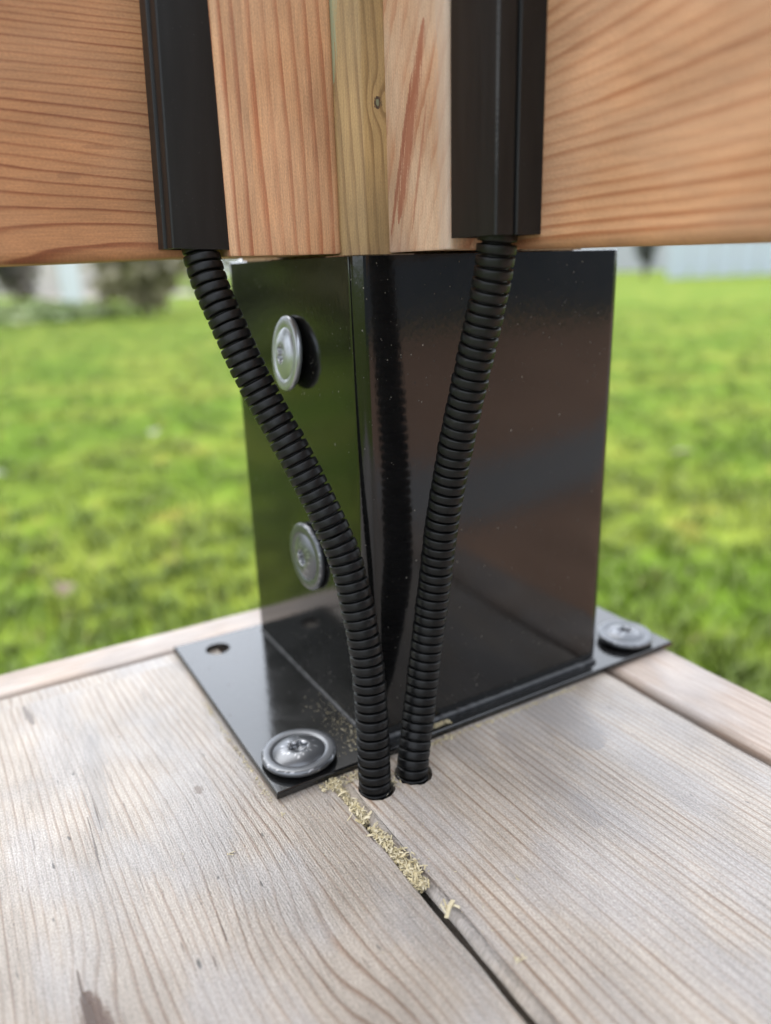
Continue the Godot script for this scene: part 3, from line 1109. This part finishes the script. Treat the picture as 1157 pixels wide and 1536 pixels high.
# ================================================================ railings and post
func build_railings() -> void:
	# timber post standing in the shoe, with chamfered corner
	var pp := PackedVector2Array([Vector2(4.4, -24.6), Vector2(4.4, -96.0), Vector2(96.0, -96.0), Vector2(96.0, -14.0), Vector2(12.4, -14.0), Vector2(11.6, -14.3), Vector2(4.6, -24.0)])
	# the outline lies in (across, -away); extruded upwards
	var post := obj("timber_post", prism(flip(pp), 290.0, 20, Vector2(60, 150), -92.0, 0.0, 0.0, 0.0), mats.post)
	stand(post, 0.0, 4.0, 0.0)
	map_by(post, 0)
	tag(post, "yellowish green treated timber post between the two railing uprights", "post")
	# left upright and rail: faces towards the viewer's side, 20 and 33 away
	var sl := obj("railing_upright", prism(rounded(-27.2, -62.0, 7.2, -20.0, 2.4, 5), 190.0, 30, Vector2(60, 150), 0.0, 0.0, 0.12, 0.4, 5), mats.stile_left)
	stand(sl, 0.0, 153.6, 0.0)
	sl.rotate_object_local(Vector3.UP, 0.0)
	map_by(sl, 0)
	tag(sl, "orange planed timber upright right of the left trunking", "railing upright", "uprights of the railings")
	var sr := obj("railing_upright", prism(rounded(19.4, -25.5, 64.0, 16.0, 2.0, 5), 190.0, 30, Vector2(60, 150), 0.0, 0.0, 0.12, 0.4, 6), mats.stile_right)
	sr.mesh = prism(rounded(19.4, -25.5, 64.0, 16.0, 2.0, 5), 190.0, 30, Vector2(60, 150), 0.0, 0.0, 0.12, 0.4, 6)
	stand(sr, 0.0, 153.5, 0.0)
	map_by(sr, 1)
	tag(sr, "pale timber upright with reddish diagonal streak left of the right trunking", "railing upright", "uprights of the railings")
	# rails: boards on edge
	var rl := obj("railing_board", prism(rounded(33.0, 0.0, 75.0, 150.0, 3.2, 5), 420.0, 60, Vector2(150, 150), 0.0, 0.0, 0.12, 0.4, 7), mats.rail_left)
	# outline x = away, y = up; extruded along -across
	rl.transform = Transform3D(Basis(Vector3(0, 0, -1), Vector3(0, 1, 0), Vector3(1, 0, 0)), V(-24.0, 153.9, 0.0))
	rl.rotate(Vector3(0, 0, 1), 0.0)
	rl.transform = Transform3D(Basis(Vector3(0, 0, 1), 0.0195), Vector3.ZERO) * rl.transform
	rl.position = V(-24.0, 154.0, 0.0)
	map_by(rl, 2)
	tag(rl, "horizontal brownish orange railing board running off to the left", "railing board", "boards of the railings")
	var rr := obj("railing_board", prism(rounded(31.0, 0.0, 73.0, 150.0, 3.2, 5), 420.0, 60, Vector2(150, 150), 0.0, 0.0, 0.12, 0.4, 8), mats.rail_right)
	rr.transform = Transform3D(Basis(Vector3(-1, 0, 0), Vector3(0, 1, 0), Vector3(0, 0, -1)), V(0, 153.8, 12.0))
	rr.mesh = prism(mirrored(rounded(31.0, 0.0, 73.0, 150.0, 3.2, 5)), 420.0, 60, Vector2(150, 150), 0.0, 0.0, 0.12, 0.4, 8)
	rr.transform = Transform3D(Basis(Vector3(1, 0, 0), 0.0165) * Basis(Vector3(-1, 0, 0), Vector3(0, 1, 0), Vector3(0, 0, -1)), V(0, 153.6, 12.0))
	map_by(rr, 3)
	tag(rr, "horizontal light orange railing board at right coming towards the viewer", "railing board", "boards of the railings")


func flip(p: PackedVector2Array) -> PackedVector2Array:
	return p


func mirrored(p: PackedVector2Array) -> PackedVector2Array:
	var q := PackedVector2Array()
	for i in range(p.size() - 1, -1, -1):
		q.append(Vector2(-p[i].x, p[i].y))
	return q


# Turn a prism whose outline lies in (across, -away) upright, its start at height y.
func stand(o: Node3D, b: float, y: float, a: float) -> void:
	o.transform = Transform3D(Basis(Vector3(1, 0, 0), Vector3(0, 0, 1), Vector3(0, -1, 0)), V(b, y, a))


# Planar texture laying by the piece's own faces: 0 upright facing the viewer, 1 upright facing left, 2 left rail, 3 right rail.
func map_by(o: MeshInstance3D, how: int) -> void:
	var s := (o.mesh as ArrayMesh).surface_get_arrays(0)
	var v: PackedVector3Array = s[Mesh.ARRAY_VERTEX]
	var uv: PackedVector2Array = s[Mesh.ARRAY_TEX_UV]
	for i in v.size():
		var p := o.transform * v[i] / MM
		var a := -p.z
		match how:
			0: uv[i] = Vector2((p.x + 30.0 - a * 0.55) / 60.0, (p.y - 152.0) / 150.0)
			1: uv[i] = Vector2((30.0 - a + p.x * 0.6 - 13.0) / 60.0, (p.y - 152.0) / 150.0)
			2: uv[i] = Vector2((p.y - 152.0 + (a - 33.0) * 0.6) / 150.0, (p.x + 130.0) / 150.0)
			3: uv[i] = Vector2((p.y - 152.0 + (p.x - 31.0) * 0.6) / 150.0, (a + 130.0) / 150.0)
	s[Mesh.ARRAY_TEX_UV] = uv
	var m := ArrayMesh.new()
	m.add_surface_from_arrays(Mesh.PRIMITIVE_TRIANGLES, s)
	o.mesh = m


# ================================================================ cable trunking
func trunk(label: String, width: float, depth: float, seam: float, cm: Material) -> Node3D:
	var t := thing("cable_trunking", label, "trunking", Vector3.ZERO, "black cable trunking on the railings")
	# local frame: x along the face, y away from the wall towards the viewer (as -away), extruded upwards
	var wl := 1.3
	var L := 200.0
	# base: a shallow tray against the wood
	var base := PackedVector2Array([Vector2(-1.0, 0.0), Vector2(-1.0, seam - 0.25), Vector2(-0.7, seam), Vector2(wl, seam), Vector2(wl, wl), Vector2(width - wl, wl), Vector2(width - wl, seam), Vector2(width + 0.5, seam), Vector2(width + 0.8, seam - 0.25), Vector2(width + 0.8, 0.0)])
	obj("tray", prism(base, L, 30, Vector2(50, 100), 0.0, 3.0, 0.12, 0.0, 31), mats.trunk, t)
	var c0 := -0.35
	var c1 := width + 0.35
	var rr := 0.7
	var cover := PackedVector2Array([Vector2(c0, seam + 0.8), Vector2(c0, depth - rr)])
	for i in range(1, 5):
		var ang := PI - PI / 2 * i / 4.0
		cover.append(Vector2(c0 + rr + rr * cos(ang), depth - rr + rr * sin(ang)))
	for i in range(0, 5):
		var ang := PI / 2 - PI / 2 * i / 4.0
		cover.append(Vector2(c1 - rr + rr * cos(ang), depth - rr + rr * sin(ang)))
	cover.append_array([Vector2(c1, seam + 0.8), Vector2(c1 - wl, seam + 0.8), Vector2(c1 - wl, depth - wl), Vector2(c0 + wl, depth - wl), Vector2(c0 + wl, seam + 0.8)])
	obj("cover", prism(cover, L, 60, Vector2(50, 100), 11.0, 20.0, 0.10, 0.0, 32), cm, t)
	return t


func build_trunking() -> void:
	var tl := trunk("black plastic cable trunking on the left railing board beside the upright", 18.0, 11.4, 5.6, mats.trunk)
	# x along +across, y towards the viewer, z (negative = extrusion) up
	tl.transform = Transform3D(Basis(Vector3(1, 0, 0), Vector3(0, 0, 1), Vector3(0, -1, 0)), V(-42.4, 156.0, 33.0))
	tl.rotate(Vector3(0, 0, 1), -0.040)
	tl.position = V(-42.4, 155.9, 33.0)
	var tr := trunk("black plastic cable trunking on the right railing board, pale scuff along its corner", 17.8, 13.6, 7.6, mats.trunk_scuffed)
	# x along -away (towards the viewer), y towards -across
	tr.transform = Transform3D(Basis(Vector3(0, 0, 1), Vector3(-1, 0, 0), Vector3(0, -1, 0)), V(31.0, 156.0, -20.0))


# ================================================================ conduits
func conduit(path: Array, label: String, od: float) -> void:
	var curve := Curve3D.new()
	curve.bake_interval = 0.0004
	for i in path.size():
		var p: Vector3 = path[i]
		var prv: Vector3 = path[maxi(i - 1, 0)]
		var nxt: Vector3 = path[mini(i + 1, path.size() - 1)]
		var tan := (nxt - prv) / 6.0
		curve.add_point(p, -tan, tan)
	var L := curve.get_baked_length()
	var pitch := 0.00288
	var ro := od * 0.5 * MM
	var ri := ro - 0.0013
	# one rib: a flat crest with rounded shoulders and a narrow groove
	var shape := [[0.0, ri], [0.10, ri], [0.14, ri + 0.0002], [0.20, ro - 0.00014], [0.25, ro - 0.00004], [0.34, ro], [0.58, ro + 0.00002], [0.80, ro], [0.89, ro - 0.00004], [0.94, ro - 0.00014], [0.985, ri + 0.0002]]
	var st := SurfaceTool.new()
	st.begin(Mesh.PRIMITIVE_TRIANGLES)
	st.set_smooth_group(0)
	var segs := 44
	var ribs := int(L / pitch)
	var rows := 0
	var up := Vector3(0, 0, 1)
	var r2 := RandomNumberGenerator.new()
	r2.seed = int(path[0].x * 1e6) + 99
	var dust := FastNoiseLite.new()
	dust.seed = 12
	dust.frequency = 0.9
	for k in ribs:
		var jit := r2.randf_range(-0.00010, 0.00010)
		var tilt := Vector3(r2.randf_range(-1, 1), 0, r2.randf_range(-1, 1)) * 0.022
		for s in shape:
			var d: float = minf((k + s[0]) * pitch, L)
			var c := curve.sample_baked(d, true)
			var d0 := curve.sample_baked(maxf(d - 0.003, 0.0), true)
			var d1 := curve.sample_baked(minf(d + 0.003, L), true)
			var ax := ((d1 - d0).normalized() + tilt).normalized()
			var e0 := ax.cross(up).normalized()
			var e1 := e0.cross(ax).normalized()
			var wear := 0.7 + 0.5 * dust.get_noise_1d(k * 3.0)
			for q in segs:
				var ang := TAU * q / segs
				var n := dust.get_noise_3dv((c + (e0 * cos(ang) + e1 * sin(ang)) * 0.005) * 900.0)
				var g := 0.0045 * wear + (0.05 * (n - 0.42) if n > 0.42 else 0.0)
				g *= 20.0
				st.set_color(Color(g, g, g))
				st.add_vertex(c + (e0 * cos(ang) + e1 * sin(ang)) * (s[1] + jit * (1.0 + 0.6 * cos(ang * 2.0 + k))))
			rows += 1
	for r in rows - 1:
		for q in segs:
			var q2 := (q + 1) % segs
			var a := r * segs + q
			var b := r * segs + q2
			for w in [a, b, a + segs, b, b + segs, a + segs]:
				st.add_index(w)
	st.generate_normals()
	var o := obj("corrugated_conduit", st.commit(), mats.conduit)
	tag(o, label, "conduit", "corrugated conduits rising from the deck")


func build_conduits() -> void:
	var left := [V(-9.4, -20, -17.2), V(-9.2, -1.8, -16.4), V(-7.5, 23.4, -12.8), V(-7.1, 44.1, -9.2), V(-8.8, 66.3, -4.0), V(-11.5, 78.2, -0.3), V(-15.0, 89.9, 3.9), V(-18.7, 101.1, 8.2), V(-22.6, 111.9, 12.5), V(-26.6, 124.0, 17.0), V(-29.5, 135.0, 20.8), V(-32.3, 145.8, 24.4), V(-33.6, 156.0, 27.0), V(-34.0, 170, 27.8), V(-34.0, 185, 27.8)]
	conduit(left, "black corrugated conduit bowing up from the deck into the left trunking", 10.0)
	var rt := [V(2.6, -20, -17.5), V(4.4, -0.4, -16.6), V(9.6, 17.3, -13.0), V(14.1, 38.6, -11.2), V(16.9, 56.0, -11.2), V(18.4, 75.7, -13.2), V(19.8, 92.5, -16.0), V(20.9, 106.5, -19.0), V(22.5, 125.1, -23.5), V(23.6, 139.0, -27.0), V(24.1, 148.8, -29.3), V(24.3, 158, -30.3), V(24.6, 172, -30.6), V(24.6, 185, -30.6)]
	conduit(rt, "black corrugated conduit rising nearly straight into the right trunking", 10.0)


# ================================================================ screws
func screw(label: String, sd: int, coat := 0.12) -> Node3D:
	var t := thing("washer_head_screw", label, "screw", Vector3.ZERO, "washer head screws of the post shoe")
	var f := FastNoiseLite.new()
	f.seed = sd
	f.frequency = 0.9
	if not mats.has("screw"):
		mats.screw = mat(Color.WHITE, 0.30, 0.7)
		mats.screw.vertex_color_use_as_albedo = true
	var dark := Color(coat, coat * 1.03, coat * 1.08)
	var bare := Color(0.36, 0.36, 0.37)
	var rim := [[3.0, 0.0], [9.2, 0.0], [10.0, 0.25], [10.35, 0.8], [10.45, 1.4], [10.3, 2.0], [10.0, 2.35], [9.6, 2.5], [9.0, 2.52], [8.3, 2.5], [7.7, 2.42], [7.45, 2.25], [7.2, 2.1]]
	var edge_paint := func(r: float, y: float, t2: float) -> Color:
		var n := f.get_noise_3d(cos(t2) * 8.0, y * 2.0, sin(t2) * 8.0)
		if r > 9.7 and n > (0.26 if y > 1.6 else 0.40):
			return bare
		return dark
	obj("flange", lathe(rim, 120, null, edge_paint), mats.screw, t)
	var dome := [[7.4, 2.0], [7.15, 2.2], [6.8, 2.5], [6.2, 2.85], [5.4, 3.2], [4.6, 3.5], [3.8, 3.72], [3.2, 3.82], [2.75, 3.78]]
	var dome_paint := func(r: float, _y: float, t2: float) -> Color:
		var n := f.get_noise_3d(cos(t2) * r * 1.1 + 40.0, r * 0.8, sin(t2) * r * 1.1)
		if r < 4.8 and n > 0.26:
			return bare
		return dark
	obj("dome", lathe(dome, 96, null, dome_paint), mats.screw, t)
	var rec := [[2.75, 3.78], [2.5, 3.65], [2.35, 3.3], [2.25, 2.6], [2.1, 2.2], [1.0, 1.9], [0.05, 1.8]]
	var star := func(r: float, y: float, t2: float) -> Vector2:
		var k := 0.16 if r < 2.6 and r > 1.5 else 0.0
		return Vector2(r * (1.0 + k * cos(6.0 * t2)), y)
	var rec_paint := func(r: float, y: float, t2: float) -> Color:
		return bare if y > 3.1 and f.get_noise_2d(t2 * 3.0, r) > -0.1 else dark
	obj("drive_recess", lathe(rec, 96, star, rec_paint), mats.screw, t)
	return t


func build_screws() -> void:
	# on the left face: local y points to -across
	var face := Basis(Vector3(0, 1, 0), Vector3(-1, 0, 0), Vector3(0, 0, 1))
	var s1 := screw("washer head screw high on the shoe's left face, partly behind the conduit", 3, 0.36)
	s1.transform = Transform3D(Basis(Vector3(0, 0, 1), -0.10) * Basis(Vector3.UP, -0.06) * face, V(-1.2, 123.4, 44.8))
	var s2 := screw("washer head screw low on the shoe's left face, above the plate", 7)
	s2.transform = Transform3D(Basis(Vector3.UP, 0.03) * face, V(-0.5, 53.6, 40.8))
	var s3 := screw("washer head screw on the near left corner of the base plate", 11)
	s3.transform = Transform3D(Basis(Vector3(0, 0, 1), 0.02), V(-23.8, 0.7, 7.0))
	var s4 := screw("washer head screw on the right flange of the base plate beyond the shoe", 19)
	s4.transform = Transform3D(Basis(Vector3(1, 0, 0), 0.03), V(122.6, 1.2, 6.0))
	for i in 4:
		var w: Node3D = [s1, s2, s3, s4][i]
		var gap: float = [1.2, 0.5, 0.7, 1.2][i]
		var cm := CylinderMesh.new()
		cm.top_radius = 0.0042
		cm.bottom_radius = 0.0042
		cm.height = (gap + 1.5) * MM
		var sh := obj("shank", cm, mats.weld, w)
		w.scale = Vector3(1.16, 0.92, 1.16) if i < 3 else Vector3(1.06, 0.9, 1.06)
		sh.position = Vector3(0, -(gap + 1.5) * 0.5 * MM + 0.0004, 0)


# ================================================================ sawdust and shavings
func chip(st: SurfaceTool, p: Vector3, size: float, col: Color) -> void:
	var b := Basis.from_euler(Vector3(rng.randf_range(-0.9, 0.9), rng.randf() * TAU, rng.randf_range(-0.9, 0.9)))
	var l := size * rng.randf_range(0.8, 2.0)
	var w := size * rng.randf_range(0.22, 0.6)
	var th := size * rng.randf_range(0.05, 0.16)
	var curl := size * rng.randf_range(0.0, 0.4)
	var pts := []
	for i in 3:
		for s in [-1.0, 1.0]:
			for h in 2:
				var x := (i - 1) * l * 0.5
				pts.append((p + b * Vector3(x + rng.randf_range(-0.1, 0.1) * l, th * (h - 0.5) + curl * (1.0 if i == 1 else 0.0), s * w * 0.5 * rng.randf_range(0.6, 1.1))) * MM)
	var quads := []
	for i in 2:
		var o := i * 4
		quads += [[o + 1, o + 5, o + 7, o + 3], [o, o + 2, o + 6, o + 4], [o, o + 4, o + 5, o + 1], [o + 2, o + 3, o + 7, o + 6]]
	quads += [[0, 1, 3, 2], [8, 10, 11, 9]]
	st.set_color(col)
	for q in quads:
		for i in [0, 1, 2, 0, 2, 3]:
			st.add_vertex(pts[q[i]])


func dust_color() -> Color:
	var k := rng.randf_range(0.8, 1.1)
	return Color(0.56 * k, 0.47 * k, 0.28 * k).lerp(Color(0.64, 0.58, 0.45), rng.randf())


func build_shavings() -> void:
	var dm := mat(lin(0.85, 0.83, 0.76), 0.85)
	dm.vertex_color_use_as_albedo = true
	dm.cull_mode = BaseMaterial3D.CULL_DISABLED
	var flat := func(st: SurfaceTool) -> ArrayMesh:
		st.generate_normals()
		return st.commit()
	# packed sawdust in the seam
	var st := SurfaceTool.new()
	st.begin(Mesh.PRIMITIVE_TRIANGLES)
	st.set_smooth_group(-1)
	var clump := FastNoiseLite.new()
	clump.seed = 21
	clump.frequency = 0.11
	for i in 6500:
		var t := pow(rng.randf(), 0.9)
		if clump.get_noise_1d(t * 52.0) < rng.randf_range(-0.5, 0.2) and t > 0.1:
			continue
		var a := lerpf(-6.5, -57.0, t)
		var c := lerpf(-19.0, -18.2, t)
		var y := TOP + rng.randf_range(-2.2, 0.35 + 0.8 * clump.get_noise_1d(t * 52.0 + 90.0))
		if a > -15.0:
			y += 0.6
		chip(st, Vector3(c + rng.randfn(0.0, 0.7 if a > -18.0 else 0.95), y, -a) , 0.18 + 1.3 * pow(rng.randf(), 4.0), dust_color())
	for i in 110:
		var a := rng.randf_range(-58.0, -34.0)
		chip(st, Vector3(rng.randfn(-17.6, 1.1), TOP + rng.randf_range(0.0, 0.7), -a), rng.randf_range(0.5, 1.5), dust_color())
	# between the plate's near edge and the holes
	for i in 300:
		var b := rng.randf_range(-24.0, -1.0)
		var a := rng.randf_range(-10.5, -6.6)
		if Vector2(b + 9.4, a + 16.8).length() < 6.2 or Vector2(b - 4.4, a + 16.5).length() < 6.2:
			continue
		chip(st, Vector3(b, TOP + rng.randf_range(0.0, 0.7), -a), rng.randf_range(0.3, 1.0), dust_color())
	for i in 120:
		chip(st, Vector3(rng.randfn(-2.6, 0.7), TOP + rng.randf_range(-1.0, 0.4), -rng.randf_range(-21.0, -13.0)), rng.randf_range(0.3, 0.9), dust_color())
	st.index()
	var pos_fix := flat.call(st)
	var o := obj("sawdust", pos_fix, dm)
	tag(o, "pale yellow sawdust packed in the seam between the deck boards", "sawdust")
	o.set_meta("kind", "stuff")
	# loose sawdust along the plate and over the boards
	st = SurfaceTool.new()
	st.begin(Mesh.PRIMITIVE_TRIANGLES)
	st.set_smooth_group(-1)
	for k in 1900:
		var which := rng.randf()
		var p := Vector3.ZERO
		var s := rng.randf_range(0.15, 0.55)
		if which < 0.30:      # along the plate's near edge to the right
			var b := 8.0 + 75.0 * pow(rng.randf(), 1.7)
			p = Vector3(b, TOP + 0.15, -(-7.0 - absf(rng.randfn(0.0, 0.9))))
			s *= 1.5
		elif which < 0.42:    # in the corner of plate and weld
			p = Vector3(14.0 + 14.0 * rng.randf(), 0.5, -rng.randf_range(-4.2, -2.2))
			s *= 1.4
		elif which < 0.62:    # along the plate's left edge
			var a := rng.randf_range(-6.0, 60.0)
			p = Vector3(-38.0 - absf(rng.randfn(0.0, 0.8)), TOP + 0.12, -a)
			s *= 1.1
		elif which < 0.80:    # on the plate along the left face
			var a := 45.0 * rng.randf() * rng.randf()
			p = Vector3(-0.6 - absf(rng.randfn(0.0, 5.0)), 0.06, -a)
			s *= 0.9
		else:                 # anywhere on the near boards
			p = Vector3(rng.randfn(-12.0, 26.0), TOP + 0.06, -(-9.0 - absf(rng.randfn(0.0, 32.0))))
			s *= 0.7
		chip(st, p, s, dust_color())
	o = obj("sawdust", flat.call(st), dm)
	tag(o, "fine loose sawdust scattered along the plate and over the boards", "sawdust")
	o.set_meta("kind", "stuff")
	# shavings one can pick out: [across, away, size, label]
	var big := [
		[-17.4, -66.6, 4.4, "pale curled shaving bridging the open seam beyond the sawdust"],
		[-17.2, -65.8, 2.2, "small splinter lying against the large shaving in the seam"],
		[-56.9, -19.5, 1.7, "small pale chip alone in the middle of the left board"],
		[-11.6, -87.6, 2.0, "pale flake on the right board near the bottom of the picture"],
		[-38.5, -13.0, 1.3, "tiny chip on the left board in front of the plate's near corner"],
		[-15.5, -50.0, 2.6, "upright splinter standing out of the sawdust in the seam"],
		[-17.0, -53.5, 2.0, "flat shaving on the near end of the packed sawdust"],
		[3.5, -68.0, 1.1, "tiny yellow crumb on the right board, well clear of the seam"],
		[24.0, -8.0, 2.6, "frayed shaving against the plate's edge right of the conduits"],
		[36.0, -8.0, 1.8, "small shaving at the plate's edge midway along the right face"],
	]
	for c in big:
		st = SurfaceTool.new()
		st.begin(Mesh.PRIMITIVE_TRIANGLES)
		st.set_smooth_group(-1)
		for j in 4:
			chip(st, Vector3(rng.randf_range(-0.5, 0.5), 0.10 + j * 0.07, rng.randf_range(-0.5, 0.5)) * c[2], c[2] * (0.6 if j == 0 else rng.randf_range(0.3, 0.55)), dust_color())
		o = obj("wood_shaving", flat.call(st), dm)
		o.position = V(c[0], TOP + 0.1, c[1])
		tag(o, c[3], "shaving", "wood shavings on the deck")


# ================================================================ fallen leaves
func build_leaves() -> void:
	var list := [
		[-0.005, -2.25, 0.075, Color(0.62, 0.60, 0.52), "pale fallen leaf on the lawn at the left edge of the picture"],
		[0.431, -3.52, 0.07, Color(0.50, 0.30, 0.10), "orange fallen leaf on the lawn left of the black shoe, further left"],
		[0.946, -3.56, 0.07, Color(0.50, 0.33, 0.10), "orange fallen leaf on the lawn just left of the black shoe"],
		[0.03, -1.24, 0.05, Color(0.28, 0.19, 0.10), "brown fallen leaf on the lawn close to the far edge board"],
		[0.55, -2.6, 0.06, Color(0.45, 0.42, 0.30), "faded leaf in the middle of the left part of the lawn"],
		[1.75, -1.25, 0.07, Color(0.52, 0.46, 0.28), "straw coloured leaf on the lawn right of the black shoe"],
	]
	for l in list:
		var st := SurfaceTool.new()
		st.begin(Mesh.PRIMITIVE_TRIANGLES)
		st.set_smooth_group(0)
		var s: float = l[2]
		for i in 9:
			var t := i / 8.0
			var w := s * 0.34 * sin(PI * pow(t, 0.8)) + 0.0005
			for k in 3:
				st.add_vertex(Vector3((t - 0.5) * s, 0.006 + 0.012 * sin(t * PI) + (0.008 if k != 1 else 0.0), (k - 1) * w))
		for i in 8:
			for k in 2:
				var a := i * 3 + k
				for q in [a, a + 3, a + 1, a + 1, a + 3, a + 4]:
					st.add_index(q)
		st.generate_normals()
		var c: Color = l[3]
		var m := mat((c * 0.5).linear_to_srgb(), 0.6)
		var o := obj("fallen_leaf", st.commit(), m)
		o.position = Vector3(l[0], LAWN + 0.035, l[1])
		o.rotation = Vector3(rng.randf_range(-0.2, 0.2), rng.randf() * TAU, 0.1)
		tag(o, l[4], "leaf", "fallen leaves on the lawn")
